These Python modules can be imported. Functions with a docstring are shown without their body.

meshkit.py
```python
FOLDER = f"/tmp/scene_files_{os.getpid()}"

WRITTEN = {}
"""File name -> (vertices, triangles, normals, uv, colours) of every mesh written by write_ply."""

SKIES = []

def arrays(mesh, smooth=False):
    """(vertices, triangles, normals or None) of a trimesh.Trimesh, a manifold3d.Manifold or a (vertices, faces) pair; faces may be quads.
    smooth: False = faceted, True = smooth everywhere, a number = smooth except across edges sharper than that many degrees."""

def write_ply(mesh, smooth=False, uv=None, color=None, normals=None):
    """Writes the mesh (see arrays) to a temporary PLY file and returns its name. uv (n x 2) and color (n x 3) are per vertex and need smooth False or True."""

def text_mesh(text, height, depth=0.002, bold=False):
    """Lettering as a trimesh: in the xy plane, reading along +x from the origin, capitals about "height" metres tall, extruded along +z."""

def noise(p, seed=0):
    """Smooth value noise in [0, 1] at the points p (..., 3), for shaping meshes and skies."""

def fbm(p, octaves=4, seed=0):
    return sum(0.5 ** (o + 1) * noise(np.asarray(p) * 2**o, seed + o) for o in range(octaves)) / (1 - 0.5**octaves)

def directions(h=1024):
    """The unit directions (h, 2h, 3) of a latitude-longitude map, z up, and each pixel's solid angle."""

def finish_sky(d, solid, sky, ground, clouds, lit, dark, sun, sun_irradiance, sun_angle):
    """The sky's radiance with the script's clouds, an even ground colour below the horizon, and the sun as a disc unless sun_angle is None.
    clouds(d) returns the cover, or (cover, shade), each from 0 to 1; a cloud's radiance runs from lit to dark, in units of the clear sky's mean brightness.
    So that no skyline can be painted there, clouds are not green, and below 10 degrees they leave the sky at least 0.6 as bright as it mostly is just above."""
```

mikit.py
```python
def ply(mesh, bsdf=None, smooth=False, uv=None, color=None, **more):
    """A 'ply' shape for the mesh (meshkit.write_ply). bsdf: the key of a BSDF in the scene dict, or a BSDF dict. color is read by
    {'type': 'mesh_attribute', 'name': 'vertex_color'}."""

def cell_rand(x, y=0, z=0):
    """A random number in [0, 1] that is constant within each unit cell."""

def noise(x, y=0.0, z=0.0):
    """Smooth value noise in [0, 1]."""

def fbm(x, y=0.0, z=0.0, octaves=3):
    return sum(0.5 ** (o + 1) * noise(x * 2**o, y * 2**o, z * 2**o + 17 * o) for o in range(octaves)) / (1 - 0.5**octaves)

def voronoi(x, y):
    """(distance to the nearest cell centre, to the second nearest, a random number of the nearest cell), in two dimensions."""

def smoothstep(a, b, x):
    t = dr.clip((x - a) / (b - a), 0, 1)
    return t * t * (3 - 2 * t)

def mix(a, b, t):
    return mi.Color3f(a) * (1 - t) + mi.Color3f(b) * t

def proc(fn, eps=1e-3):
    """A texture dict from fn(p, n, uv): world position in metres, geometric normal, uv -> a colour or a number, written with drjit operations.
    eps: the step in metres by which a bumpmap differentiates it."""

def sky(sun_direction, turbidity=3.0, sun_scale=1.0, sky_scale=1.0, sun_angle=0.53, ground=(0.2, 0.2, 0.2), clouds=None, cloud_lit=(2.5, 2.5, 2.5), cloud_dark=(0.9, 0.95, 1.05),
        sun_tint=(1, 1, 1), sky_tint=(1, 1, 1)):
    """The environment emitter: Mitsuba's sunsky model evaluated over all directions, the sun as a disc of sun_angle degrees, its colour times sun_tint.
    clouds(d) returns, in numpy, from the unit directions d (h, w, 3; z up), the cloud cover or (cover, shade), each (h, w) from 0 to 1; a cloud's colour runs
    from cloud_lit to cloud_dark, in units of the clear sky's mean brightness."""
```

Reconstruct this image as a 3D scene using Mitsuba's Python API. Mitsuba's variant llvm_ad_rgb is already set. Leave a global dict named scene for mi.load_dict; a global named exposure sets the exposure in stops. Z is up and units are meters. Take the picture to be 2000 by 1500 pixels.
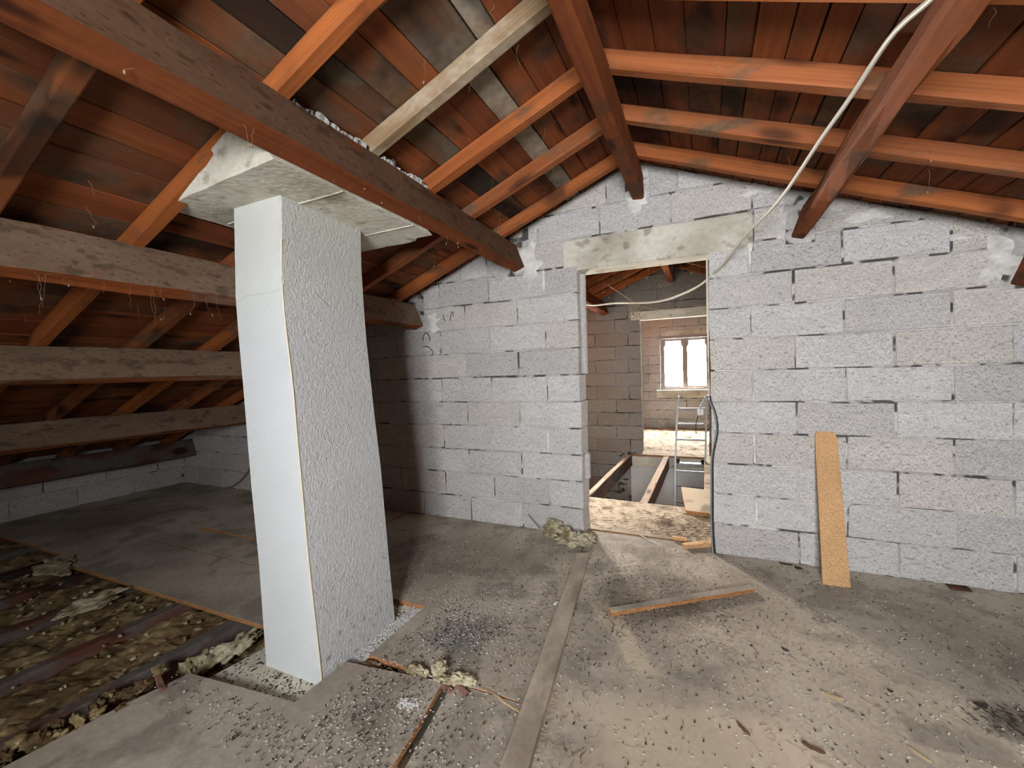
import math, random
import numpy as np, trimesh, mitsuba as mi, drjit as dr
import shapely.geometry as sg
import mapbox_earcut
import mikit, meshkit
from mikit import noise, fbm, voronoi, cell_rand, smoothstep, mix, proc

T = mi.ScalarTransform4f
scene, labels = {}, {}
rng = np.random.default_rng(7)

# ------------------------------------------------------------------ camera, light, exposure
EYE = np.array([0, 0, 1.2651])
FOCAL, PITCH, ROLL, YAW = 829.94, 0.028028, 0.031174, 0.427153      # focal length in pixels of a 2000 wide frame
def cam_axes():
    cy, sy = math.cos(YAW), math.sin(YAW)
    f = np.array([-sy*math.cos(PITCH), cy*math.cos(PITCH), -math.sin(PITCH)])
    r = np.array([cy, sy, 0]); d = np.cross(f, r)
    return math.cos(ROLL)*r + math.sin(ROLL)*d, -math.sin(ROLL)*r + math.cos(ROLL)*d, f
_r, _d, _f = cam_axes()
scene['camera'] = {'type': 'perspective', 'fov': math.degrees(2*math.atan(1000/FOCAL)), 'fov_axis': 'x', 'near_clip': 0.05, 'far_clip': 100,
    'to_world': T().look_at(origin=EYE.tolist(), target=(EYE+_f).tolist(), up=(-_d).tolist())}
exposure = 0.0
REAR_LIGHT = (103.0, 106.0, 110.0)        # daylight in the panes of the window behind the photographer
FAR_LIGHT = (200.0, 193.0, 181.0)         # daylight in the panes of the window two rooms away
INNER_LIGHT = (1500.0, 1420.0, 1300.0)       # daylight in the pane of the inner window at the left end of the middle room

# ------------------------------------------------------------------ small helpers
def C(r, g, b):
    return [(v/255/12.92 if v/255 < 0.04045 else ((v/255+0.055)/1.055)**2.4) for v in (r, g, b)]
counts = {}
def numbered(name):
    n = counts.get(name, 0); counts[name] = n+1
    return name if n == 0 else f'{name}_{n:03d}'
def note(key, label=None, cat=None, group=None, kind=None):
    labels[key] = {k: v for k, v in dict(label=label, category=cat, group=group, kind=kind).items() if v}
def obj(name, mesh, mat, parent=None, smooth=False, **tag):
    key = numbered((parent+'__' if parent else '') + name)
    scene[key] = ply(mesh, mat, smooth=smooth)
    if tag: note(key, **tag)
    return key
def thing(name, label, cat, group=None):
    key = numbered(name); note(key, label, cat, group); return key
def ply(mesh, m, **k): return mikit.ply(mesh, 'look_'+m, **k)
def V(*a): return np.array(a, float)
def unit(v): v = np.asarray(v, float); return v/np.linalg.norm(v)
def join(ms): return trimesh.util.concatenate(ms)
def box(x0, x1, y0, y1, z0, z1, b=0.0):
    if b <= 0:
        return trimesh.creation.box(bounds=[[x0, y0, z0], [x1, y1, z1]])
    pts = []
    for sx in (0, 1):
        for sy in (0, 1):
            for sz in (0, 1):
                c = V((x0, x1)[sx], (y0, y1)[sy], (z0, z1)[sz]); s = V(1-2*sx, 1-2*sy, 1-2*sz)*b
                pts += [c+s*V(0, 1, 1), c+s*V(1, 0, 1), c+s*V(1, 1, 0)]
    return trimesh.convex.convex_hull(np.array(pts))
def section_loft(rings):
    """rings: (n, m, 3) -> closed tube with fan caps"""
    rings = np.asarray(rings); n, m = rings.shape[:2]
    v = np.vstack([rings.reshape(-1, 3), rings[0].mean(0), rings[-1].mean(0)])
    f = []
    for i in range(n-1):
        for j in range(m):
            a, b = i*m+j, i*m+(j+1) % m
            f += [[a, b, b+m], [a, b+m, a+m]]
    for j in range(m):
        f += [[n*m, (j+1) % m, j], [n*m+1, (n-1)*m+j, (n-1)*m+(j+1) % m]]
    me = trimesh.Trimesh(v, f, process=False)
    if me.volume < 0: me.invert()
    return me
def beam(p0, p1, w, h, up=(0, 0, 1), c=0.006, rough=0.002, bow=0.0, seg=0.3, taper=None):
    """timber from p0 to p1 (both on the middle of its underside), w across, h along up"""
    p0, p1 = V(*p0), V(*p1); a = unit(p1-p0); L = np.linalg.norm(p1-p0)
    up = unit(V(*up) - a*np.dot(a, V(*up))); s = np.cross(a, up)
    n = max(2, int(L/seg)+1); rings = []
    sec = [(-w/2+c, 0), (w/2-c, 0), (w/2, c), (w/2, h-c), (w/2-c, h), (-w/2+c, h), (-w/2, h-c), (-w/2, c)]
    for i in range(n):
        t = i/(n-1); o = p0+(p1-p0)*t + up*bow*4*t*(1-t)
        k = 1 if taper is None else 1+(taper-1)*t
        rings.append([o+s*(x*k+rng.normal(0, rough))+up*(y+rng.normal(0, rough)) for x, y in sec])
    return section_loft(rings)
def tube(pts, r, m=8, r1=None):
    pts = np.asarray(pts, float); n = len(pts); rings = []
    tang = np.gradient(pts, axis=0); ref = V(0, 0, 1)
    for i in range(n):
        a = unit(tang[i]); s = np.cross(a, ref)
        if np.linalg.norm(s) < 1e-3: s = np.cross(a, V(1, 0, 0))
        s = unit(s); u = np.cross(s, a); rr = r if r1 is None else r+(r1-r)*i/(n-1)
        rings.append([pts[i]+rr*(math.cos(q)*s+math.sin(q)*u) for q in np.linspace(0, 2*math.pi, m, endpoint=False)])
    return section_loft(rings)
def spline(pts, n):
    from scipy.interpolate import CubicSpline
    pts = np.asarray(pts, float); t = np.r_[0, np.cumsum(np.linalg.norm(np.diff(pts, axis=0), axis=1))]
    return CubicSpline(t, pts)(np.linspace(0, t[-1], n))
def blob(c, r, amp=0.35, freq=2.2, sub=3, seed=0):
    m = trimesh.creation.icosphere(subdivisions=sub); v = m.vertices
    d = meshkit.fbm(v*freq+seed*7.3) if hasattr(meshkit, 'fbm') else np.zeros(len(v))
    d = np.asarray(d).reshape(-1); d = (d-d.mean())/(d.std()+1e-9)
    m.vertices = v*(1+amp*0.5*d[:, None])*V(*r)+V(*c)
    return m
def densify(poly, step):
    pts = np.array(poly.exterior.coords)[:-1] if hasattr(poly, 'exterior') else np.asarray(poly)
    out = []
    for a, b in zip(pts, np.roll(pts, -1, 0)):
        n = max(1, int(round(np.linalg.norm(b-a)/step)))
        out += [a+(b-a)*i/n for i in range(n)]
    return np.array(out)
def ccw(p):
    p = np.asarray(p); x, y = p[:, 0], p[:, 1]
    return p if (x*np.roll(y, -1)-y*np.roll(x, -1)).sum() > 0 else p[::-1]
def plate(poly, o, eu, ev, en, proud, back, bevel=0.004, jitter=0.002, step=0.26):
    """a piece with a bevelled front: poly in (u, v) of the frame o, eu, ev; en points out of the wall"""
    p = ccw(densify(poly, step)); m = len(p)
    p = p + rng.normal(0, jitter, p.shape)
    nxt, prv = np.roll(p, -1, 0), np.roll(p, 1, 0)
    t = nxt-prv; t /= np.linalg.norm(t, axis=1)[:, None]; inn = np.stack([-t[:, 1], t[:, 0]], 1)
    q = p+inn*bevel
    def at(w, d): return o+w[:, :1]*eu+w[:, 1:]*ev+d*en
    v = np.vstack([at(q, proud), at(p, proud-bevel), at(p, back)])
    tri = mapbox_earcut.triangulate_float64(np.ascontiguousarray(p), np.array([m], dtype=np.uint32)).reshape(-1, 3).astype(int)
    a, b, c = p[tri[:, 0]], p[tri[:, 1]], p[tri[:, 2]]
    flip = ((b-a)[:, 0]*(c-a)[:, 1]-(b-a)[:, 1]*(c-a)[:, 0]) < 0
    tri[flip] = tri[flip][:, ::-1]
    f = tri.tolist()+(tri[:, ::-1]+2*m).tolist()
    for j in range(m):
        k = (j+1) % m
        f += [[j, m+j, m+k], [j, m+k, k], [m+j, 2*m+j, 2*m+k], [m+j, 2*m+k, m+k]]
    me = trimesh.Trimesh(v, f, process=False)
    if np.dot(np.cross(eu, ev), en) < 0: me.invert()
    return me
def ext_xz(poly, y0, y1):
    m = trimesh.creation.extrude_polygon(poly, y1-y0)
    v = m.vertices; m.vertices = np.stack([v[:, 0], y1-v[:, 2], v[:, 1]], 1)
    if m.volume < 0: m.invert()
    return m
def ext_xy(poly, z0, z1):
    m = trimesh.creation.extrude_polygon(poly, z1-z0); m.apply_translation([0, 0, z0]); return m
def quad(a, b, c, d):
    return trimesh.Trimesh(np.array([a, b, c, d], float), [[0, 1, 2], [0, 2, 3]], process=False)

# ------------------------------------------------------------------ materials
def mat(key, color, rough=0.85, bump=None, scale=0.002, spec=0.25, eps=1e-3, metallic=0.0, k=0.62):
    if callable(color):
        fn = color; color = lambda p, n, uv: fn(p, n, uv)*k
    else: color = [c*k for c in color]
    b = {'type': 'principled', 'base_color': proc(color) if callable(color) else {'type': 'rgb', 'value': color}, 'roughness': rough, 'specular': spec, 'metallic': metallic}
    if bump is not None:
        b = {'type': 'bumpmap', 'arbitrary': proc(bump, eps), 'scale': scale, 'bsdf': b}
    scene['look_'+key] = {'type': 'twosided', 'bsdf': b}
    return key
def col(c): return mi.Color3f(*c)

def block_bump(p, n, uv):
    g = noise(p.x*230, p.y*230, p.z*230)
    h = noise(p.x*95, p.y*95, p.z*95)
    return smoothstep(0.15, 0.5, g)*0.6 + h*0.4
def block_color(base, seed):
    def fn(p, n, uv):
        g = noise(p.x*260+seed, p.y*260, p.z*260)
        h = noise(p.x*130+seed, p.y*130, p.z*130)
        l = fbm(p.x*1.7+seed, p.y*1.7, p.z*1.7)
        s = fbm(p.x*8+seed, p.y*8, p.z*14+5)
        c = col(base)*(0.90+0.2*l)*(0.90+0.2*s)
        c = c*(0.80+0.4*h)
        c = mix(c, c*0.33, smoothstep(0.66, 0.84, g)*(0.45+0.7*s))
        c = mix(c, c*0.4, smoothstep(0.76, 0.86, noise(p.x*75+seed, p.y*75, p.z*75))*0.55)
        return c
    return fn
BLOCKS = [mat('block_grey', block_color(C(184, 181, 177), 0), 0.95, block_bump, 0.003, 0.15, k=1.0),
          mat('block_warm', block_color(C(184, 178, 171), 31), 0.95, block_bump, 0.003, 0.15, k=1.0),
          mat('block_dark', block_color(C(175, 171, 167), 57), 0.95, block_bump, 0.003, 0.15, k=1.0)]
SHADED_BLOCKS = [mat('old_block', block_color(C(172, 166, 160), 11), 0.95, block_bump, 0.003, 0.15, k=0.48),
              mat('old_block_brown', block_color(C(172, 162, 152), 37), 0.95, block_bump, 0.003, 0.15, k=0.45)]  # block colour darkened to put shade on the middle wall; browner tone is dirt
def mortar_color(p, n, uv):
    g = fbm(p.x*60, p.y*60, p.z*60); l = fbm(p.x*5, p.y*5, p.z*5)
    c = mix(col(C(176, 172, 168)), col(C(208, 204, 198)), smoothstep(0.3, 0.7, l))*(0.72+0.45*g)
    crack = smoothstep(0.50, 0.60, fbm(p.x*11+3, p.y*11, p.z*11, 3))
    return mix(c, c*0.16, crack)
def mortar_pale_color(p, n, uv):
    g = fbm(p.x*55, p.y*55, p.z*55); l = fbm(p.x*7, p.y*7, p.z*7)
    return mix(col(C(176, 172, 166)), col(C(218, 215, 208)), smoothstep(0.3, 0.7, l))*(0.72+0.45*g)
def mortar_bump(p, n, uv): return fbm(p.x*60, p.y*60, p.z*60)
mat('mortar', mortar_color, 0.95, mortar_bump, 0.006, 0.15, k=0.8)
mat('mortar_crumb', mortar_color, 0.95, mortar_bump, 0.012, 0.15, k=0.62)
mat('old_mortar', mortar_color, 0.95, mortar_bump, 0.006, 0.15, k=0.33)  # mortar colour darkened along with the shaded blocks of the middle wall
mat('mortar_pale', mortar_pale_color, 0.95, mortar_bump, 0.008, 0.15, k=0.95)
def cement_color(p, n, uv):
    l = fbm(p.x*3.2, p.y*3.2, p.z*3.2, 4); g = fbm(p.x*38, p.y*38, p.z*38)
    c = mix(col(C(180, 173, 156)), col(C(212, 208, 192)), smoothstep(0.25, 0.7, l))*(0.8+0.28*g)
    v = fbm(p.x*14+3, p.y*14, p.z*14, 4)
    c = mix(c, col(C(112, 96, 78)), smoothstep(0.58, 0.78, v)*0.55)
    return c
mat('cement', cement_color, 0.9, mortar_bump, 0.004, 0.2, k=0.85)
def plaster_color(p, n, uv):
    g = noise(p.x*60, p.y*60, p.z*60); l = fbm(p.x*3, p.y*3, p.z*3)
    c = col(C(226, 229, 227))*(0.93+0.12*l)
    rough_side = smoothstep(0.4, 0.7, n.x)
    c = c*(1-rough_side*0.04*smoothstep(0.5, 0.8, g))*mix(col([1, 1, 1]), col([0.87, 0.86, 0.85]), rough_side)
    # dirt on the render: yellow tint towards the top, specks, hair cracks low on the rough side
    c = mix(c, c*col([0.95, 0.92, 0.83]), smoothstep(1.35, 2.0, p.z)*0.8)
    sp = noise(p.x*110+4, p.y*110, p.z*110)
    c = mix(c, col(C(70, 66, 60)), smoothstep(0.93, 0.97, sp)*0.7)
    low = smoothstep(0.55, 0.05, p.z)
    w1 = fbm(p.y*7+2.2*fbm(p.y*5, p.z*5), p.z*7, 3.0)
    crack = smoothstep(0.012, 0.0, dr.abs(w1-0.5))*smoothstep(0.5, 0.62, fbm(p.y*4+9, p.z*4))
    c = mix(c, col(C(80, 76, 72)), crack*low*rough_side*0.8)
    c = mix(c, col(C(95, 90, 84)), smoothstep(0.72, 0.86, noise(p.y*70, p.z*45, 3.3))*low*rough_side*0.55)
    hair = smoothstep(0.0022, 0.0, dr.abs(p.z-1.625-0.025*noise(p.x*18, p.y*9)-(p.x+1.76)*0.07))
    c = mix(c, c*0.72, hair*(1-rough_side))
    ck = smoothstep(0.0028, 0.0, dr.abs(p.z-1.60+(p.y-1.48)*0.55-0.03*noise(p.y*40)))*smoothstep(0.055, 0.03, dr.abs(p.y-1.45))
    c = mix(c, col(C(70, 66, 62)), ck*rough_side*0.9)
    return c
def plaster_bump(p, n, uv):
    side = smoothstep(0.4, 0.7, n.x)
    return (fbm(p.x*115, p.y*130, p.z*100, 2)*0.9)*side + noise(p.x*25, p.y*25, p.z*25)*0.05
mat('plaster', plaster_color, 0.8, plaster_bump, 0.0048, 0.3)
def wood(base, dark, axis, seed, dirt=0.0, dirt_col=(0, 0, 0), mould=0.0):
    def fn(p, n, uv):
        a, b = (p.x, p.y) if axis == 0 else (p.y, p.x)
        z = p.z
        if axis == 0: z = dr.select(p.x < -0.4424, p.z-0.387*p.x, p.z+0.4036*p.x)    # rafters: grain runs down the slope
        w = fbm(a*1.3+seed, b*7, z*7)
        g = noise(a*2.5+seed, (b+w*0.03)*130, z*130)
        k = noise(a*0.9+seed, (b+w*0.05)*28, z*28)
        t = smoothstep(0.1, 0.9, 0.45*g+0.55*k)
        c = mix(col(dark), col(base), 0.25+0.75*t)*(0.72+0.5*fbm(a*2+seed, b*5, z*5))
        d, d2, r = voronoi(a*1.6+seed, b*6+z*4)
        knot = smoothstep(0.20, 0.05, d)*smoothstep(0.55, 0.6, r)
        c = mix(c, col(dark)*0.35, knot*0.9)
        if dirt:
            s = fbm(p.x*5+seed, p.y*5, p.z*9, 4)
            c = mix(c, col(dirt_col)*(0.7+0.5*noise(p.x*50, p.y*50, p.z*50)), smoothstep(0.62-0.5*dirt, 0.85-0.5*dirt, s))
        if mould:
            s = fbm(p.x*3.1+seed+7, p.y*2.2, p.z*3, 4)
            c = mix(c, c*0.16, smoothstep(0.66-0.3*mould, 0.8-0.3*mould, s)*0.9)
        return c
    return fn
def wood_bump(p, n, uv): return noise(p.x*40, p.y*40, p.z*40)*0.5+noise(p.x*9, p.y*120, p.z*120)*0.5
OR, OD = C(176, 92, 40), C(118, 52, 20)
BOARD = [mat('board_orange', wood(C(164, 92, 49), C(116, 60, 29), 1, 3, 0.22, C(110, 78, 56), 0.25), 0.8, k=0.6),
         mat('board_red', wood(C(148, 80, 43), C(104, 50, 25), 1, 19, 0.2, C(92, 62, 46), 0.3), 0.8, k=0.6),
         mat('board_brown', wood(C(138, 80, 46), C(96, 50, 26), 1, 43, 0.4, C(110, 84, 62), 0.35), 0.8, k=0.6),
         mat('board_grey', wood(C(150, 124, 98), C(96, 70, 50), 1, 61, 0.5, C(168, 152, 132), 0.35), 0.85, k=0.6),
         mat('board_mould', wood(C(128, 88, 58), C(76, 52, 36), 1, 77, 0.4, C(110, 98, 82), 0.6), 0.9, k=0.6)]
RAFTER = [mat('rafter_orange', wood(C(200, 116, 58), C(150, 78, 36), 0, 5, 0.16, C(130, 92, 64), 0.1), 0.7, None, k=0.55),
          mat('rafter_pale', wood(C(190, 112, 62), C(146, 78, 40), 0, 25, 0.18, C(134, 100, 72), 0.12), 0.7, None, k=0.55),
          mat('rafter_grey', wood(C(178, 148, 112), C(132, 102, 72), 0, 45, 0.4, C(190, 170, 142), 0.12), 0.8, None, k=0.55),
          mat('rafter_brown', wood(C(168, 98, 54), C(118, 62, 32), 0, 65, 0.3, C(110, 80, 58), 0.3), 0.8, None, k=0.55)]
def purlin_color(side_col, seed, bare=0.5, bright=1.0):
    w_ = wood(C(168, 92, 48), C(116, 58, 30), 1, seed, 0.15, C(104, 70, 48), 0.1)
    def w(p, n, uv): return w_(p, n, uv)*bright
    def fn(p, n, uv):
        under = smoothstep(-0.55, -0.8, n.z)
        s = fbm(p.x*6+seed, p.y*3.5, p.z*6, 4)
        g = fbm(p.x*45, p.y*45, p.z*45)
        dust = col(side_col)*(0.62+0.6*s)*(0.8+0.4*g)
        dust = mix(dust, dust*0.4, smoothstep(0.56, 0.7, fbm(p.x*17+seed, p.y*12, p.z*22))*0.6)
        dust = mix(dust, dust*0.35, smoothstep(0.7, 0.85, noise(p.x*90+seed, p.y*60, p.z*90))*0.55)
        c = mix(dust, w(p, n, uv), smoothstep(bare+0.12, bare-0.02, s)*0.75)
        return mix(c, mix(w(p, n, uv), dust, smoothstep(0.55, 0.7, s)*0.7), under)
    return fn
def dust_bump(p, n, uv): return fbm(p.x*30, p.y*30, p.z*30)
mat('purlin_dusty', purlin_color(C(108, 80, 60), 11, 0.30, 0.66), 0.9, dust_bump, 0.004, 0.15, k=0.55)
mat('purlin_grey', purlin_color(C(150, 124, 102), 29, 0.2), 0.9, dust_bump, 0.004, 0.15)
mat('purlin_brown', purlin_color(C(118, 66, 40), 47, 0.55, 0.75), 0.85, dust_bump, 0.003, 0.2)
mat('joist_wood', wood(C(122, 78, 62), C(84, 48, 40), 1, 91, 0.5, C(112, 104, 98), 0.25), 0.85)
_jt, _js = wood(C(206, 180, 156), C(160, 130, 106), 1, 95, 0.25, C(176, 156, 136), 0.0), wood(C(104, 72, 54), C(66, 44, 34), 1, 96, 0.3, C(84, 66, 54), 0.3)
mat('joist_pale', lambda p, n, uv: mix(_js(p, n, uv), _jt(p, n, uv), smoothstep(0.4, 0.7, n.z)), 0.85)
def chip_color(p, n, uv):
    top = smoothstep(0.5, 0.8, n.z)
    l = fbm(p.x*1.6, p.y*1.6, 4.0, 4); m = fbm(p.x*6+3, p.y*6, 1.0, 4); g = fbm(p.x*70, p.y*70, 2.0)
    dust = mix(col(C(154, 143, 128)), col(C(190, 179, 162)), smoothstep(0.25, 0.75, l))
    dust = mix(dust, col(C(112, 104, 94)), smoothstep(0.5, 0.72, m)*0.5)
    dust = dust*(0.84+0.3*g)
    speck = noise(p.x*190, p.y*190, 0.5)
    dust = mix(dust, col(C(58, 50, 42)), smoothstep(0.80, 0.9, speck)*smoothstep(0.42, 0.62, m)*0.8)
    dust = mix(dust, col(C(214, 208, 200)), smoothstep(0.86, 0.93, noise(p.x*170+9, p.y*170, 3.5))*0.6)
    # a swept strip of cleaner, paler chipboard across the room and a worn pale patch near the viewer
    q = (p.x+0.893)*0.812+(p.y-2.707)*0.584
    s = dr.abs((p.x+0.893)*0.584+0*q-(-(p.y-2.707))*0.812)
    u = (p.x+0.893)*0.584-(p.y-2.707)*0.812
    across = (p.x+0.893)*0.812+(p.y-2.707)*0.584
    wob = 0.05*(fbm(p.x*7, p.y*7, 8.0)-0.5)
    strip = smoothstep(0.075, 0.03, dr.abs(across+wob-0.0))*smoothstep(-0.1, 0.05, u)*smoothstep(1.18, 1.08, u)
    strip = strip*(0.35+0.65*smoothstep(0.5, 0.75, u))
    dust = mix(dust, col(C(205, 190, 164)), strip*0.8)
    r = dr.sqrt(dr.square((p.x-0.06)/0.62)+dr.square((p.y-1.42)/0.34))+0.5*(fbm(p.x*5, p.y*5, 6.0)-0.5)
    dust = mix(dust, col(C(205, 188, 162)), smoothstep(1.0, 0.55, r)*0.65)
    # dark trodden dirt between the loose boards
    r = dr.sqrt(dr.square((p.x+0.28)/0.42)+dr.square((p.y-2.42)/0.36))+0.6*(fbm(p.x*6, p.y*6, 9.0)-0.5)
    dust = mix(dust, col(C(98, 88, 78)), smoothstep(1.0, 0.5, r)*0.55)
    r = dr.sqrt(dr.square((p.x-0.93)/0.13)+dr.square((p.y-1.99)/0.10))+0.9*(fbm(p.x*14, p.y*14, 3.0)-0.5)
    dust = mix(dust, col(C(86, 80, 70)), smoothstep(1.0, 0.45, r)*0.6)
    r = dr.sqrt(dr.square((p.x+1.12)/0.17)+dr.square((p.y-1.72)/0.17))+0.9*(fbm(p.x*11, p.y*11, 7.0)-0.5)
    dust = mix(dust, col(C(112, 112, 112)), smoothstep(1.0, 0.4, r)*0.6)
    # the middle and far rooms keep a fresher board
    fresh = smoothstep(3.2, 3.45, p.y)
    dust = mix(dust, mix(col(C(208, 188, 160)), col(C(150, 130, 108)), smoothstep(0.5, 0.75, m)), fresh*0.8)
    e = noise(p.x*210, p.y*210, p.z*260)
    edge = mix(col(C(196, 140, 88)), col(C(128, 82, 48)), smoothstep(0.35, 0.8, e))
    return mix(edge, dust, top)
def chip_bump(p, n, uv): return fbm(p.x*80, p.y*80, p.z*80)
mat('chipboard', chip_color, 0.92, chip_bump, 0.0015, 0.2, k=0.67)
def clean_chip(p, n, uv):
    e = noise(p.x*230, p.y*230, p.z*230); l = fbm(p.x*5, p.y*5, p.z*5)
    return mix(col(C(204, 164, 120)), col(C(178, 136, 92)), smoothstep(0.3, 0.8, e))*(0.85+0.3*l)
mat('chipboard_clean', clean_chip, 0.85, chip_bump, 0.001, 0.2, k=0.85)
def wool_color(p, n, uv):
    l = fbm(p.x*8, p.y*8, p.z*8, 4); g = fbm(p.x*45, p.y*45, p.z*45)
    c = mix(col(C(112, 92, 66)), col(C(170, 148, 106)), smoothstep(0.35, 0.7, l))
    c = mix(c, col(C(66, 56, 44)), smoothstep(0.55, 0.75, fbm(p.x*13+5, p.y*13, p.z*13, 4))*0.75)
    c = mix(c, col(C(206, 188, 142)), smoothstep(0.6, 0.75, fbm(p.x*26+9, p.y*22, p.z*26, 3))*0.85)
    return c*(0.65+0.6*g)
mat('wool_dirty', wool_color, 1.0, mortar_bump, 0.012, 0.05)
def wool_light_color(p, n, uv):
    l = fbm(p.x*18, p.y*18, p.z*18, 3); g = fbm(p.x*70, p.y*70, p.z*70)
    return mix(col(C(150, 134, 100)), col(C(218, 209, 176)), smoothstep(0.3, 0.65, l))*(0.7+0.5*g)
mat('wool_light', wool_light_color, 1.0, mortar_bump, 0.012, 0.05)
mat('straw', C(186, 162, 126), 0.8)
mat('dusty_wood', lambda p, n, uv: mix(col(C(146, 134, 117)), col(C(190, 177, 158)), smoothstep(0.3, 0.7, fbm(p.x*9, p.y*4, p.z*9, 4)))*(0.8+0.35*fbm(p.x*70, p.y*70, p.z*70)), 0.92, chip_bump, 0.0015, 0.2)
mat('straw_dark', C(98, 70, 46), 0.85)
mat('dropping', C(60, 53, 46), 0.9)
mat('crumb', C(222, 220, 216), 0.9)
mat('cobweb', C(160, 136, 104), 0.9)
mat('aluminium', C(176, 178, 180), 0.5, None, metallic=0.8, spec=0.5)
mat('cable_white', C(214, 206, 188), 0.45, None, spec=0.5)
mat('cable_black', C(46, 48, 50), 0.5, None, spec=0.5)
mat('cable_grey', C(150, 152, 152), 0.5, None, spec=0.5)
mat('window_wood', C(150, 140, 136), 0.6, k=0.9)
mat('wall_white', C(214, 212, 208), 0.85)
mat('copper_wire', C(186, 160, 120), 0.5)
mat('red_wood', wood(C(168, 124, 106), C(126, 88, 74), 0, 15, 0.1, C(120, 90, 76), 0.0), 0.8)
mat('soot', C(60, 54, 48), 0.95)

# ------------------------------------------------------------------ the roof's two slopes (measured under the rafters)
YB, YM, YF, YR = 3.139, 6.40, 9.35, -1.35           # block wall, middle wall, far wall, rear wall
XL, XR = -6.03, 4.30
ML, KL, MR, KR = 0.387, 2.8066, 0.4036, 2.4567
def zl(x): return KL+ML*x
def zr(x): return KR-MR*x
XA = (KR-KL)/(ML+MR)                                  # apex
NL, NR = unit(V(-ML, 0, 1)), unit(V(MR, 0, 1))
BO = 0.0875                                           # boards' underside above the rafters' underside

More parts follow.
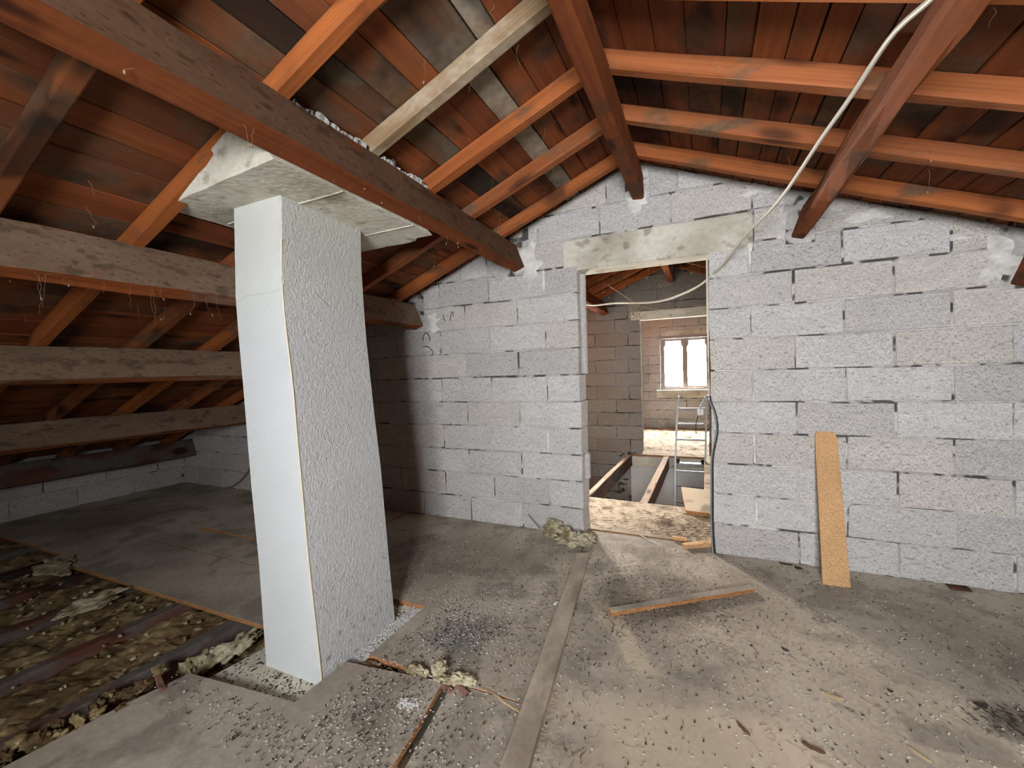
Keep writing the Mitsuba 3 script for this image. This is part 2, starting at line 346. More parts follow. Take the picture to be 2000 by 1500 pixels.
roof_poly = sg.Polygon([(XL-0.2, zl(XL-0.2)+BO+0.03), (XA, zl(XA)+BO+0.03), (XR+0.2, zr(XR+0.2)+BO+0.03), (XR+0.2, zr(XR+0.2)+BO+0.14), (XA, zl(XA)+BO+0.15), (XL-0.2, zl(XL-0.2)+BO+0.14)])
obj('ceiling', ext_xz(roof_poly, YR-0.45, YF+0.25), 'soot', label='roof deck of stained boards over the rafters', kind='structure')
def left_cuts(first):
    xs = list(first)
    r = np.random.default_rng(len(first))
    while xs[-1] > XL+0.05: xs.append(xs[-1]-r.uniform(0.11, 0.17))
    return xs
cuts_near = left_cuts([XA, -0.57, -0.72, -0.803, -0.986, -1.09, -1.207, -1.31, -1.42, -1.55, -1.683, -1.822, -1.94, -2.042, -2.2, -2.343])
cuts_back = left_cuts([XA, -0.565, -0.712, -0.82, -0.925, -1.034, -1.159, -1.293, -1.43, -1.56])
rcut = [XA, -0.30, -0.17, -0.05, 0.088, 0.185, 0.295, 0.38, 0.466, 0.56]
rr_ = np.random.default_rng(5)
while rcut[-1] < 1.9: rcut.append(rcut[-1]+rr_.uniform(0.085, 0.15))
while rcut[-1] < XR: rcut.append(rcut[-1]+0.2)
def board_run(cuts, slope, y0, y1, special={}):
    for i, (a, b) in enumerate(zip(cuts, cuts[1:])):
        xm = (a+b)/2; w = abs(b-a)*math.hypot(1, ML if slope < 0 else MR)-rng.uniform(0.003, 0.007)
        z = (zl if slope < 0 else zr)(xm)+BO+rng.uniform(-0.002, 0.003)
        m = beam((xm, y0, z), (xm, y1, z), w, 0.02, NL if slope < 0 else NR, 0.003, 0.0012, seg=0.45)
        k = special.get(i, rng.choice([0, 0, 1, 1, 2]) if slope < 0 else rng.choice([0, 1, 1, 2, 2]))
        obj('board', m, BOARD[k], 'ceiling')
board_run(cuts_near, -1, YR, 1.545, {0: 1, 1: 1, 2: 3, 3: 4, 4: 0, 5: 2, 6: 4, 7: 2, 8: 0, 9: 2, 10: 2, 11: 0, 12: 2})
board_run(cuts_back, -1, 1.55, YB, {3: 3, 0: 1, 1: 1, 2: 0, 4: 1, 5: 0, 6: 4})
board_run(rcut[:22], 1, YR, YB, {3: 1, 4: 2, 6: 0, 8: 2})
board_run([XA, -0.6, -0.76, -0.92, -1.08, -1.24, -1.4, -1.56, -1.72, -1.88, -2.04, -2.2, -2.36, -2.52, -2.68], -1, YB+0.19, YM)
board_run([XA, -0.25, -0.08, 0.08, 0.24, 0.4, 0.56, 0.72, 0.88, 1.04], 1, YB+0.19, YM)
board_run([XA, -0.6, -0.76, -0.92, -1.08, -1.24, -1.4, -1.56, -1.72, -1.88, -2.04, -2.2], -1, YM+0.16, YF)

# ------------------------------------------------------------------ block walls
gable = sg.Polygon([(XL, -0.03), (XR, -0.03), (XR, zr(XR)+BO+0.028), (XA, zl(XA)+BO+0.028), (XL, zl(XL)+BO+0.028)])
gable_low = sg.Polygon([(XL, -0.03), (XR, -0.03), (XR, zr(XR)+BO-0.004), (XA, zl(XA)+BO-0.006), (XL, zl(XL)+BO-0.004)])
EX, EY, EZ = V(1, 0, 0), V(0, 1, 0), V(0, 0, 1)
def lay(parent, polys, o, eu, ev, en, clip, holes=None, thick=0.014, gap=0.0045, looks=BLOCKS):
    for i, q in enumerate(polys):
        q = q.buffer(-gap*rng.uniform(0.7, 1.35), join_style=2).intersection(clip)
        if holes is not None: q = q.difference(holes)
        for g in getattr(q, 'geoms', [q]):
            if g.geom_type != 'Polygon' or g.area < 0.0018: continue
            g = g.simplify(0.002)
            if g.convex_hull.area > g.area*1.02: g = g.convex_hull if holes is None else g
            k = rng.choice([0, 0, 1, 2])
            obj('block', plate(g, o, eu, ev, en, rng.uniform(0.0, 0.005), -thick, 0.004, 0.0028), looks[k % len(looks)], parent)
S = 0.205
# ---- the block wall in front of the viewer, with its doorway and concrete lintel
D0, D1, DT = -0.859, 0.031, 2.012
door = sg.box(D0, -0.1, D1, DT)
WT = 0.19
core_door = sg.box(D0-0.03, -0.1, D1+0.03, DT+0.004)
wb = obj('wall_back', ext_xz(gable.difference(core_door), YB+0.004, YB+WT), 'mortar', label='grey concrete block wall with an open doorway and a concrete lintel', kind='structure')
cells = []
LX0, LX1, LZ = -0.97, 0.293, 2.243
for k in range(0, 15):
    z0, z1 = k*S, (k+1)*S
    if k < 10:
        js = [D0]+[(-1.3634 if k % 2 == 0 else -1.128)-0.4867*i for i in range(0, 11)]
        cells += [sg.box(b, z0, a, z1) for a, b in zip(js, js[1:])]
        js = [D1]+[(0.522-0.004*k*0.5 if k % 2 == 0 else 0.287-0.002*k)+0.484*i for i in range(0, 9)]
        cells += [sg.box(a, z0, b, z1) for a, b in zip(js, js[1:])]
    elif k == 10:
        js = [LX0, -1.30, -1.63, -1.87, -2.35, -2.84]
        cells += [sg.box(b, z0, a, z1+0.012) for a, b in zip(js, js[1:])]
        js = [LX1, 0.485, 0.60, 0.881, 1.30, 1.79, 2.27]
        cells += [sg.box(a, z0, b, z1) for a, b in zip(js, js[1:])]
    else:
        off = {11: 0.291, 12: -0.146, 13: 0.1}.get(k, 0.0)
        js = [off-0.4867*i for i in range(-4, 8)]
        zs = 2.25+(k-11)*S
        cells += [sg.box(b, zs, a, zs+S) for a, b in zip(js, js[1:])]
pocket = sg.MultiPolygon([sg.box(-1.45, 2.03, -1.25, 2.5), sg.box(-0.50, 2.43, -0.33, 2.9), sg.box(0.47, 2.0, 0.62, 2.4), sg.box(-2.47, 1.65, -2.27, 2.1), sg.box(1.43, 1.62, 1.62, 2.05)])
lint = sg.box(LX0, DT-0.02, LX1, LZ)
jam = [c for c in cells if (abs(c.bounds[2]-D0) < 1e-6 or abs(c.bounds[0]-D1) < 1e-6)]
rest = [c for c in cells if c not in jam]
OB = V(0, YB, 0)
lay(wb, rest, OB, EX, EZ, -EY, gable_low, lint.union(pocket))
lay(wb, jam, OB, EX, EZ, -EY, gable_low, None, thick=WT-0.002)          # the blocks beside the doorway run through the wall
lm = box(LX0, LX1, YB-0.002, YB+WT+0.004, DT, LZ, 0.004)
obj('lintel', lm, 'cement', wb, label='pale concrete lintel over the doorway')
def ragged(cx, cz, rx, rz, seed, n=22):
    r = np.random.default_rng(seed); a = np.linspace(0, 2*math.pi, n, endpoint=False)
    k = r.uniform(0.45, 1.2, n)
    return sg.Polygon(np.stack([cx+rx*k*np.cos(a), cz+rz*k*np.sin(a)], 1)).buffer(0)
for i, (cx, cz, rx, rz) in enumerate([(-1.24, 2.10, 0.13, 0.17), (-1.50, 2.07, 0.08, 0.10), (-0.42, 2.44, 0.10, 0.08), (0.45, 2.13, 0.045, 0.13), (0.70, 2.2, 0.09, 0.07),
        (0.92, 2.12, 0.20, 0.05), (0.33, 2.38, 0.14, 0.05), (-1.05, 2.38, 0.16, 0.06), (-2.20, 1.72, 0.10, 0.10), (1.42, 1.78, 0.09, 0.12), (-1.62, 2.33, 0.12, 0.05), (-0.84, 2.56, 0.12, 0.05), (1.15, 1.93, 0.16, 0.04)]):
    g = ragged(cx, cz, rx, rz, i).intersection(gable_low)
    if g.area > 0.001 and g.geom_type == 'Polygon':
        obj('mortar_patch', plate(g, OB, EX, EZ, -EY, 0.003, -0.01, 0.004, 0.004, 0.03), 'mortar_pale', wb)
# wide ragged mortar in some upright joints
for x, k, w in [(0.285, 5, 0.014), (0.285, 3, 0.010), (0.54, 0, 0.016), (-1.13, 3, 0.008), (-1.13, 9, 0.012), (-1.62, 3, 0.022), (0.275, 9, 0.016), (-1.63, 9, 0.009), (0.287, 1, 0.010)]:
    g = sg.Polygon([(x-w*rng.uniform(0.5, 1), k*S+0.01), (x+w*rng.uniform(0.5, 1), k*S+0.01), (x+w*rng.uniform(0.6, 1.2), k*S+0.1), (x+w*rng.uniform(0.5, 1), (k+1)*S-0.01), (x-w*rng.uniform(0.5, 1), (k+1)*S-0.01), (x-w*rng.uniform(0.4, 1), k*S+0.1)])
    obj('mortar_patch', plate(g, OB, EX, EZ, -EY, 0.003, -0.01, 0.002, 0.0015, 0.05), 'mortar_pale', wb)
# rounded hollow of the end blocks in the left jamb of the doorway
for za, zb in ((1.235, 2.0), (0.42, 0.61)):
    obj('jamb_rib', tube([(D0+0.006, YB+0.105, za), (D0+0.006, YB+0.105, (za+zb)/2), (D0+0.006, YB+0.105, zb)], 0.028, 12), 'block_dark', wb, smooth=40)

# ---- wall between the middle room and the far room
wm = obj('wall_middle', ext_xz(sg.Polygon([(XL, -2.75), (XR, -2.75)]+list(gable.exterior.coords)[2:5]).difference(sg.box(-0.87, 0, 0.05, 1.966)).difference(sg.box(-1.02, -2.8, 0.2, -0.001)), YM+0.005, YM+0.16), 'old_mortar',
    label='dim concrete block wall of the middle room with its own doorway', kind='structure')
OM = V(0, YM, 0); d2 = sg.box(-0.847, -0.3, 0.031, 1.96); S2 = 0.1975
cells, jam2 = [], []
for k in range(-3, 13):
    z0 = k*S2+0.02
    js = [-0.847]+[(-1.21 if k % 2 else -1.02)-0.487*i for i in range(0, 5)]
    cc = [sg.box(b, z0, a, z0+S2) for a, b in zip(js, js[1:])]
    if z0 < 1.93 and z0 > -0.1: jam2.append(cc[0]); cc = cc[1:]
    cells += cc if z0 > -0.1 else cc[1:]
    if z0 > 1.7:
        js = [-0.847+0.487*(i-0.5*(k % 2)) for i in range(0, 5)]
        cells += [sg.box(a, max(z0, 2.09), b, z0+S2) for a, b in zip(js, js[1:]) if z0+S2 > 2.12]
    js = [0.031, 0.28 if k % 2 else 0.52, 0.77 if k % 2 else 1.0]
    cells += [sg.box(a, z0, b, z0+S2) for a, b in zip(js, js[1:]) if z0 > -0.05]
low2 = sg.Polygon([(XL, -0.7), (XR, -0.7)]+list(gable_low.exterior.coords)[2:5])
lay(wm, cells, OM, EX, EZ, -EY, low2, sg.box(-0.98, 1.96, 0.2, 2.09), looks=SHADED_BLOCKS)
lay(wm, jam2, OM, EX, EZ, -EY, low2, None, thick=0.158, looks=SHADED_BLOCKS)
obj('lintel', box(-0.98, 0.2, YM-0.003, YM+0.163, 1.96, 2.085, 0.004), 'cement', wm)
obj('sill_band', box(-1.0, 0.2, YM-0.05, YM+0.16, -0.165, -0.024, 0.004), 'cement', wm)

# ---- far wall with the bright window
fw = sg.box(-0.84, 0.805, 0.10, 1.88)
wf = obj('wall_far', ext_xz(gable.difference(fw), YF+0.008, YF+0.2), 'mortar', label='sunlit far wall of concrete blocks around a small window', kind='structure')
OF = V(0, YF, 0); cells = []
lf = sg.box(-0.76, 1.87, 0.35, 2.02).union(sg.box(-0.93, 0.62, 0.3, 0.82)).union(fw)
for k in range(0, 13):
    z0 = k*0.19+0.0
    js = [-2.3+(0.245 if k % 2 else 0)+0.487*i for i in range(0, 8)]
    cells += [sg.box(a, z0, b, z0+0.19) for a, b in zip(js, js[1:])]
lay(wf, cells, OF, EX, EZ, -EY, gable_low, lf)
obj('lintel', box(-0.76, 0.35, YF-0.004, YF+0.2, 1.87, 2.02, 0.004), 'cement', wf)

def window(key, x0, x1, z0, z1, y, facing, radiance, label, sill=None):
    """two-leaf timber window; facing +1 looks to +y, -1 to -y"""
    w = thing(key, label, None); labels[w] = {'label': label, 'kind': 'structure'}
    t = 0.07; mid = (x0+x1)/2
    fr = sg.box(x0, z0, x1, z1)
    holes, panes = [], []
    for a, b in ((x0+t, mid-t*0.6), (mid+t*0.6, x1-t)):
        wv = b-a; zt, zb = z1-t*1.1, z0+t*0.9
        h = sg.Polygon([(a+0.02, zb), (b-0.02, zb), (b, zb+0.03), (b, zt-0.13), (b-0.028, zt-0.08), (b-0.028, zt), (a+0.028, zt), (a+0.028, zt-0.08), (a, zt-0.13), (a, zb+0.03)])  # shouldered corners draw the outline of the glare; real leaves are rectangular
        holes.append(h); panes.append((a, b, zb, zt))
    fr = fr.difference(holes[0]).difference(holes[1])
    scene[w+'__frame'] = ply(ext_xz(fr, y-0.025, y+0.025), 'window_wood')
    head = box(x0-0.03, x1+0.03, y+facing*0.025, y+facing*0.03+0.02, z1-0.04, z1+0.035, 0.004) if facing > 0 else box(x0-0.05, x1+0.05, y-0.06, y-0.025, z1-0.03, z1+0.03, 0.004)
    scene[w+'__head_board'] = ply(head, 'window_wood')
    for i, (a, b, zb, zt) in enumerate(panes):
        yy = y
        q = quad((a-0.01, yy, zb-0.01), (b+0.01, yy, zb-0.01), (b+0.01, yy, zt+0.01), (a-0.01, yy, zt+0.01))
        if facing > 0: q.invert()
        s = ply(q, 'wall_white'); s['emitter'] = {'type': 'area', 'radiance': {'type': 'rgb', 'value': list(radiance)}}
        scene[w+'__pane'+(f'_{i:03d}' if i else '')] = s
    return w
window('window_1', -0.84, 0.10, 0.805, 1.88, YF+0.05, -1, FAR_LIGHT, 'small two-leaf window glaring white in the far wall')
obj('window_sill', box(-0.93, 0.3, YF-0.10, YF+0.1, 0.635, 0.80, 0.01), 'cement', wf, label='thick pale concrete sill')

# ---- rear gable with the window behind the photographer
rw = sg.box(-0.39, 0.98, 0.60, 2.12)
obj('wall_rear', ext_xz(gable.difference(rw), YR-0.38, YR), 'block_dark', label='block gable wall behind the viewer', kind='structure')
window('window_3', -2.88, -2.28, 1.16, 1.66, YM-0.01, -1, INNER_LIGHT, 'small inner window at the left end of the middle room')
window('window_2', -0.39, 0.60, 0.98, 2.12, YR-0.34, 1, REAR_LIGHT, 'two-leaf window in the gable behind the viewer')
# ---- low side walls
wl = obj('wall_left', box(XL-0.2, XL-0.008, YR-0.4, YF+0.2, -0.2, zl(XL)+BO+0.05), 'mortar', label='low block wall under the eave', kind='structure')
cells = [sg.box(y0, z0, y0+0.487, z0+0.205) for k, z0 in enumerate((0.0, 0.205, 0.41)) for y0 in np.arange(-0.3+0.24*(k % 2), 3.1, 0.487)]
lay(wl, cells, V(XL, 0, 0), EY, EZ, EX, sg.box(-1, 0, YB-0.005, zl(XL)+BO))
obj('wall_right', box(XR, XR+0.2, YR-0.4, YF+0.2, -0.2, zr(XR)+BO+0.05), 'block_grey', label='low block wall under the right eave', kind='structure')

# ------------------------------------------------------------------ floor
fl = obj('floor', join([box(XL-0.1, XR+0.1, YR-0.1, 4.10, -0.24, -0.16), box(XL-0.1, -1.95, 4.10, YM, -0.24, -0.16), box(-0.03, XR+0.1, 4.10, YM, -0.24, -0.16), box(XL-0.1, XR+0.1, YM+0.03, YF+0.1, -0.24, -0.16)]), 'cement',
    label='attic floor of dusty chipboard panels', kind='structure')
def panel(pts, z=0.0, t=0.022, matl='chipboard', name='panel', parent=fl, jit=0.0025, step=0.25):
    p = sg.Polygon(pts)
    return obj(name, plate(p, V(0, 0, z), EX, EY, EZ, 0.0, -t, 0.0025, jit, step), matl, parent)
panel([(-0.927, YR), (-0.93, 1.0), (-0.995, 1.417), (-1.466, 1.356), (-1.472, 1.11), (-2.045, 1.044), (-2.10, 0.82), (-2.13, 0.6), (-2.2, 0.1), (-2.22, YR)], 0.012, 0.024)
panel([(-0.895, YR), (-0.905, 1.05), (-0.965, 1.440), (-0.70, 1.444), (-0.618, 1.443), (-0.785, 2.72), (-0.84, YB), (2.4, YB), (2.4, YR)], jit=0.0008, step=0.5)
panel([(2.402, YR), (XR, YR), (XR, YB), (2.402, YB)])
panel([(-1.412, 1.440), (-0.70, 1.449), (-0.622, 1.447), (-0.789, 2.72), (-0.844, YB), (-1.412, YB)], 0.001, jit=0.001)
panel([(-1.4145, 1.872), (-1.4145, YB), (-3.2, YB), (-3.2, 1.872)], 0.001)
panel([(-4.42, 1.385), (-1.86, 1.418), (-1.86, 1.868), (-3.2, 1.868), (-4.42, 1.868)], 0.0)
panel([(-3.98, 2.170), (-2.5, 2.150), (-2.5, 3.05), (-3.98, 3.05)], 0.020, 0.018)
panel([(-3.203, 1.872), (-4.42, 1.872), (-4.42, YB), (-3.203, YB)], 0.0)
panel([(-4.423, 1.46), (-4.423, YB), (XL, YB), (XL, 1.46)], 0.0)
# ledge of pale render round the foot of the chimney
panel([(-2.0, 1.02), (-1.36, 1.02), (-1.36, 1.90), (-2.0, 1.90), (-1.96, 1.3)], -0.024, 0.13, 'cement', 'ledge', step=0.1)
# middle and far room
panel([(-2.4, 3.292), (1.5, 3.292), (1.5, 4.075), (-0.2, 4.085), (-1.08, 4.130), (-2.4, 4.15)], 0.0)
panel([(-2.4, YB+0.003), (1.5, YB+0.003), (1.5, 3.288), (-2.4, 3.288)], -0.008, 0.02, 'chipboard', 'threshold')
panel([(-0.03, 4.09), (1.5, 4.09), (1.5, YM), (-0.03, YM)], 0.0)
panel([(-2.6, YM+0.02), (1.5, YM+0.02), (1.5, YF), (-2.6, YF)], 0.0)
# storey below, seen through the open floor of the middle room
lw = obj('wall_lower', join([box(-1.02, 0.2, YM-0.03, YM+0.1, -2.72, -0.166), box(-2.1, -1.97, 4.0, YM+0.1, -2.72, -0.245), box(-0.02, 0.1, 4.0, YM+0.1, -2.72, -0.245), box(-2.1, 0.1, 3.9, 4.05, -2.72, -0.245)]), 'wall_white',
    label='white plastered walls of the storey below the opening', kind='structure')
obj('floor_lower', box(-2.1, 0.2, 3.9, YM+0.1, -2.8, -2.72), 'cement', label='floor of the storey below', kind='structure')

# ------------------------------------------------------------------ chimney
ch = thing('chimney', 'white rendered square chimney stack rising from the floor to the roof', 'chimney')
ZS = [-0.03, 0.2, 0.45, 0.78, 1.10, 1.24, 1.45, 1.64, 1.85, 2.06]
XLe = np.interp(ZS, [-0.03, 0.45, 0.78, 1.24, 1.45, 1.64, 2.06], [-1.829, -1.846, -1.872, -1.895, -1.909, -1.917, -1.897])
XFe = np.interp(ZS, [-0.03, 0.2, 0.46, 0.78, 1.36, 1.44, 1.65, 2.06], [-1.477, -1.496, -1.521, -1.543, -1.580, -1.594, -1.607, -1.590])
XRe = np.interp(ZS, [-0.03, 0.15, 0.31, 0.80, 1.136, 1.47, 1.79, 2.06], [-1.502, -1.516, -1.528, -1.558, -1.593, -1.621, -1.636, -1.628])
rings = []
for z, a, b, c in zip(ZS, XLe, XFe, XRe):
    y0, y1, e = 1.238, 1.731, 0.004
    rings.append([(a+e, y0, z), (b-e, y0, z), (b, y0+e, z), (c, y1-e, z), (c-e, y1, z), (a+e-0.02, y1, z), (a-0.02, y1-e, z), (a, y0+e, z)])
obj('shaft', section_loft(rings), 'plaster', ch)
bead = [(b+0.0005, 1.2375, z) for z, b in zip(ZS, XFe)][:-1]
mat('bead', C(236, 226, 196), 0.5)
obj('corner_bead', tube(spline(bead, 40), 0.0035, 6), 'bead', ch, label='cream metal corner bead')
# concrete collar: flat underside, its top following the roof boards
cap = sg.Polygon([(-2.145, 2.03), (-1.350, 2.03), (-1.378, 2.062), (-1.452, 2.255), (-2.02, zl(-2.02)+0.06), (-2.145, zl(-2.145)+0.07)])
cm = ext_xz(cap, 1.085, 2.02)
cm = cm.subdivide_to_size(0.05)
v = cm.vertices; e = meshkit.fbm(v*9.0).reshape(-1)-0.5 if hasattr(meshkit, 'fbm') else 0
v[:, 1] += (e*0.035)*(v[:, 1] > 1.5)+(-0.06*(v[:, 0]+2.145)/0.82*(v[:, 1] < 1.3))+e*0.02*(v[:, 1] < 1.3)
v[:, 0] += e*0.03*(v[:, 0] < -2.1)
v[:, 1] += 0.10*(v[:, 0] < -1.9)*(v[:, 1] > 1.5)*0-0.05*(v[:, 0] > -1.5)*(v[:, 1] > 1.5)
cm.vertices = v
obj('collar', cm, 'cement', ch, label='rough concrete collar with board marks under the roof')
for a, b in ((1.34, 1.35), (1.80, 1.81)):
    obj('board_mark', beam((-2.1, a, 2.0265), (-1.34, b-0.02, 2.0265), 0.004, 0.005, c=0.001, rough=0.001, seg=0.08), 'cement', ch)
# rough mortar packed above the purlin beside the stack
for y0, y1 in ((1.13, 1.50), (1.60, 1.97)):
    pts = np.linspace(y0, y1, 44); rg = []
    for y in pts:
        h = 0.028+rng.uniform(-0.012, 0.012)+0.01*math.sin(y*31); d = rng.uniform(-0.006, 0.006)
        o = V(-1.375, y, zl(-1.375))
        rg.append([o+V(-0.06, 0, -0.02), o+V(0.015+d, 0, 0.003), o+V(0.02+d, 0, h*0.6), o+V(0.002+d, 0, h), o+V(-0.06, 0, h)])
    obj('mortar_strip', section_loft(rg), 'mortar_crumb', ch, label='strip of crumbly mortar above the purlin')

# ------------------------------------------------------------------ ridge beams and purlins
def timber(name, p0, p1, w, h, up, matl, label, cat, group=None, **k):
    key = obj(name, beam(p0, p1, w, h, up, **k), matl); note(key, label, cat, group); return key
timber('ridge_beam', (-0.412, YR, 2.451), (-0.408, YB+0.03, 2.451), 0.075, 0.17, EZ, 'purlin_brown', 'dark brown ridge beam running to the peak of the block wall', 'beam', c=0.007, rough=0.0025)
timber('ridge_beam', (-0.41, YB+WT, 2.451), (-0.41, YM+0.02, 2.451), 0.075, 0.17, EZ, 'purlin_brown', 'ridge beam of the middle room seen through the top of the doorway', 'beam')
def lp(x, z): return x+0.0435*0.93, z+0.0435*0.36       # middle of the tilted underside from its lower left edge
def left_purlin(name, x, z, y0, y1, matl, label, w=0.094, h=0.205, **k):
    a, b = lp(x, z)
    return timber(name, (a, y0, b), (a, y1, b), w, h, NL, matl, label, 'purlin', **k)
left_purlin('purlin', -1.372, 2.060, YR, YB+0.02, 'purlin_dusty', 'thick dusty purlin crossing in front of the chimney collar', rough=0.003)
left_purlin('purlin', -2.370, 1.674, YR, YB+0.02, 'purlin_grey', 'grey dirt-caked purlin passing behind the top of the chimney', rough=0.004)
left_purlin('purlin', -3.40, 1.274, YR, YB+0.02, 'purlin_grey', 'third purlin down the left slope, at the middle height of the chimney', rough=0.003)
left_purlin('purlin', -4.69, 0.776, YR, YB+0.02, 'purlin_grey', 'dim purlin low on the left slope above the floor', rough=0.003)
left_purlin('purlin', -5.80, 0.346, YR, YB-0.02, 'joist_wood', 'lowest dark timber lying along the low eave wall', h=0.20, rough=0.004)
left_purlin('purlin', -1.372, 2.060, YB+WT, YM+0.02, 'purlin_brown', 'purlin end of the middle room at the left of the doorway')
timber('purlin', (0.525, YR, 2.030), (0.527, YB+0.02, 2.030), 0.068, 0.205, NR, 'purlin_brown', 'dark knotty purlin of the right slope ending above the doorway side', 'purlin', rough=0.004, c=0.010)
timber('purlin', (1.50, YR, 1.637), (1.50, YB+0.02, 1.637), 0.068, 0.205, NR, 'purlin_brown', 'purlin whose end just shows at the right edge of the block wall', 'purlin')

# ------------------------------------------------------------------ rafters
def rafter_l(yback, x0, x1, matl, label, w=0.056, group=None):
    y = yback-w/2
    key = obj('rafter', beam((x0, y, zl(x0)), (x1, y, zl(x1)), w, 0.079, NL, 0.004, 0.0018, seg=0.35), matl); note(key, label, 'rafter', group)
def rafter_r(yback, x0, x1, matl, label, w=0.056, group=None):
    y = yback-w/2
    key = obj('rafter', beam((x0, y, zr(x0)), (x1, y, zr(x1)), w, 0.079, NR, 0.004, 0.0018, seg=0.35), matl); note(key, label, 'rafter', group)
LRAF = [(2.935, 0, 'orange rafter of the left slope nearest the block wall'), (2.487, 1, 'second rafter from the block wall on the left slope, pale brown'),
        (2.035, 0, 'bright orange rafter of the left slope next to the weathered grey one')]
for y, k, lb in LRAF: rafter_l(y, XA-0.03, XL+0.05, RAFTER[k], lb)
rafter_l(1.578, XA-0.03, -1.40, RAFTER[2], 'weathered grey rafter between the ridge and the purlin by the chimney')
rafter_l(1.578, -2.16, XL+0.05, RAFTER[3], 'brown rafter of the left slope continuing below the chimney collar')
rafter_l(1.115, XA-0.03, XL+0.05, RAFTER[0], 'orange rafter along the front of the chimney collar')
rafter_l(0.668, XA-0.03, XL+0.05, RAFTER[3], 'rafter crossing the top left corner of the view')
rafter_l(0.215, XA-0.03, XL+0.05, RAFTER[3], 'left slope rafter just beyond the top left corner of the view')
RRAF = [(2.873, 0, 'orange rafter of the right slope nearest the block wall'), (2.450, 1, 'second rafter from the block wall on the right slope'),
        (2.008, 1, 'third rafter from the block wall on the right slope'), (1.557, 0, 'rafter of the right slope cut by the top edge of the view'),
        (1.105, 3, 'right slope rafter just beyond the top edge of the view')]
for y, k, lb in RRAF: rafter_r(y, XA+0.02, XR-0.05, RAFTER[k], lb)
for i in range(7):
    y = 3.44+0.453*i
    nth = ('seventh', 'sixth', 'fifth', 'fourth', 'third', 'second', 'first')[i]
    rafter_l(y, XA-0.03, -2.66, RAFTER[(0, 3, 1)[i % 3]], f'reddish rafter over the doorway, {nth} from the middle wall, left of the ridge', group='rafters of the middle room left slope')
    if i > 2: rafter_r(y-0.03, XA+0.02, 1.2, RAFTER[3], f'brown rafter over the doorway, {nth} from the middle wall, right of the ridge', group='rafters of the middle room right slope')
for i in range(3, 6):
    rafter_l(6.7+0.453*i, XA-0.03, -2.3, RAFTER[0], f'sunlit rafter of the far room, {("third", "second", "first")[i-3]} from the wall with the bright window', group='rafters of the far room')

# ------------------------------------------------------------------ joists, insulation
JX = [-2.310, -2.795, -3.373, -3.90, -4.43, -4.98, -5.5]
names = ['floor joist with a blue-grey top nearest the chimney', 'second bare joist from the chimney', 'third bare joist from the chimney', 'fourth bare joist from the chimney, in shadow', 'fifth bare joist from the chimney, in deep shadow', 'bare joist second from the eave', 'bare joist nearest the eave']
for x, lb in zip(JX, names):
    timber('joist', (x-0.03, YR, -0.16), (x-0.03, YB-0.01, -0.16), 0.062, 0.135, EZ, 'joist_wood', lb, 'joist', rough=0.002)
def wool_mat(x0, x1, y0, y1, z, seed, amp=0.045):
    nx, ny = max(10, int((x1-x0)/0.016)), int((y1-y0)/0.016)
    X, Y = np.meshgrid(np.linspace(x0, x1, nx), np.linspace(y0, y1, ny), indexing='ij')
    P = np.stack([X, Y, 0*X+seed], -1).reshape(-1, 3)
    h = (meshkit.fbm(P*6).reshape(X.shape)-0.5)*amp*1.6+(meshkit.fbm(P*22).reshape(X.shape)-0.5)*amp*0.9+(meshkit.fbm(P*45).reshape(X.shape)-0.5)*amp*0.9
    edge = np.minimum(1, np.minimum(X-x0, x1-X)/0.05)
    Z = z+h-0.025*(1-edge)-(0.075*np.clip((Y-0.92)/0.12, 0, 1) if seed == 0 else 0)
    v = np.stack([X, Y, Z], -1).reshape(-1, 3)
    i = np.arange(nx*ny).reshape(nx, ny)
    a, b, c, d = i[:-1, :-1].ravel(), i[1:, :-1].ravel(), i[1:, 1:].ravel(), i[:-1, 1:].ravel()
    return trimesh.Trimesh(v, np.vstack([np.stack([a, b, c], 1), np.stack([a, c, d], 1)]), process=False)
edges = [-2.03]+JX
bay = ['matted rock wool in the bay nearest the chimney', 'dirty rock wool between the first two bare joists', 'tufted rock wool between the second and third bare joists', 'rock wool in the shadowed bay past the third joist', 'dark rock wool in the fifth bay', 'dark rock wool two bays from the eave', 'rock wool in the bay nearest the eave']
for i, (a, b) in enumerate(zip(edges, JX)):
    # bay lies between joist b (left) and the previous one
    lo, hi = b+0.002, (a-0.062 if i else -1.99)
    obj('insulation', wool_mat(lo, hi, YR, 1.75, -0.062, i*3.1), 'wool_dirty', label=bay[i], cat='insulation', smooth=True)
def wool_clump(cx, cy, cz, parts, label, matl='wool_light', seed=0):
    r = np.random.default_rng(seed)
    ms = [blob((cx+dx, cy+dy, cz+dz), (rx, ry, rz), 0.5, 2.4, 3, seed+i) for i, (dx, dy, dz, rx, ry, rz) in enumerate(parts)]
    obj('insulation_tuft', join(ms), matl, label=label, cat='insulation', smooth=True)
wool_clump(-1.07, 3.03, 0, [(0, 0.03, 0.07, 0.055, 0.035, 0.045), (-0.03, 0, 0.03, 0.05, 0.04, 0.04)], 'upright tuft of yellow rock wool against the block wall left of the doorway', seed=1)
wool_clump(-0.94, 2.98, 0, [(0, 0, 0.045, 0.055, 0.04, 0.05), (0.05, -0.05, 0.015, 0.05, 0.04, 0.02), (-0.03, -0.04, 0.02, 0.05, 0.04, 0.025)], 'rounded grey-yellow lump of rock wool at the foot of the block wall', seed=2)
wool_clump(-0.84, 3.02, 0, [(0, 0, 0.03, 0.065, 0.05, 0.035), (0.04, -0.06, 0.015, 0.05, 0.035, 0.018), (0.06, 0.02, 0.025, 0.04, 0.04, 0.03)], 'crumbled rock wool at the left corner of the doorway', seed=3)
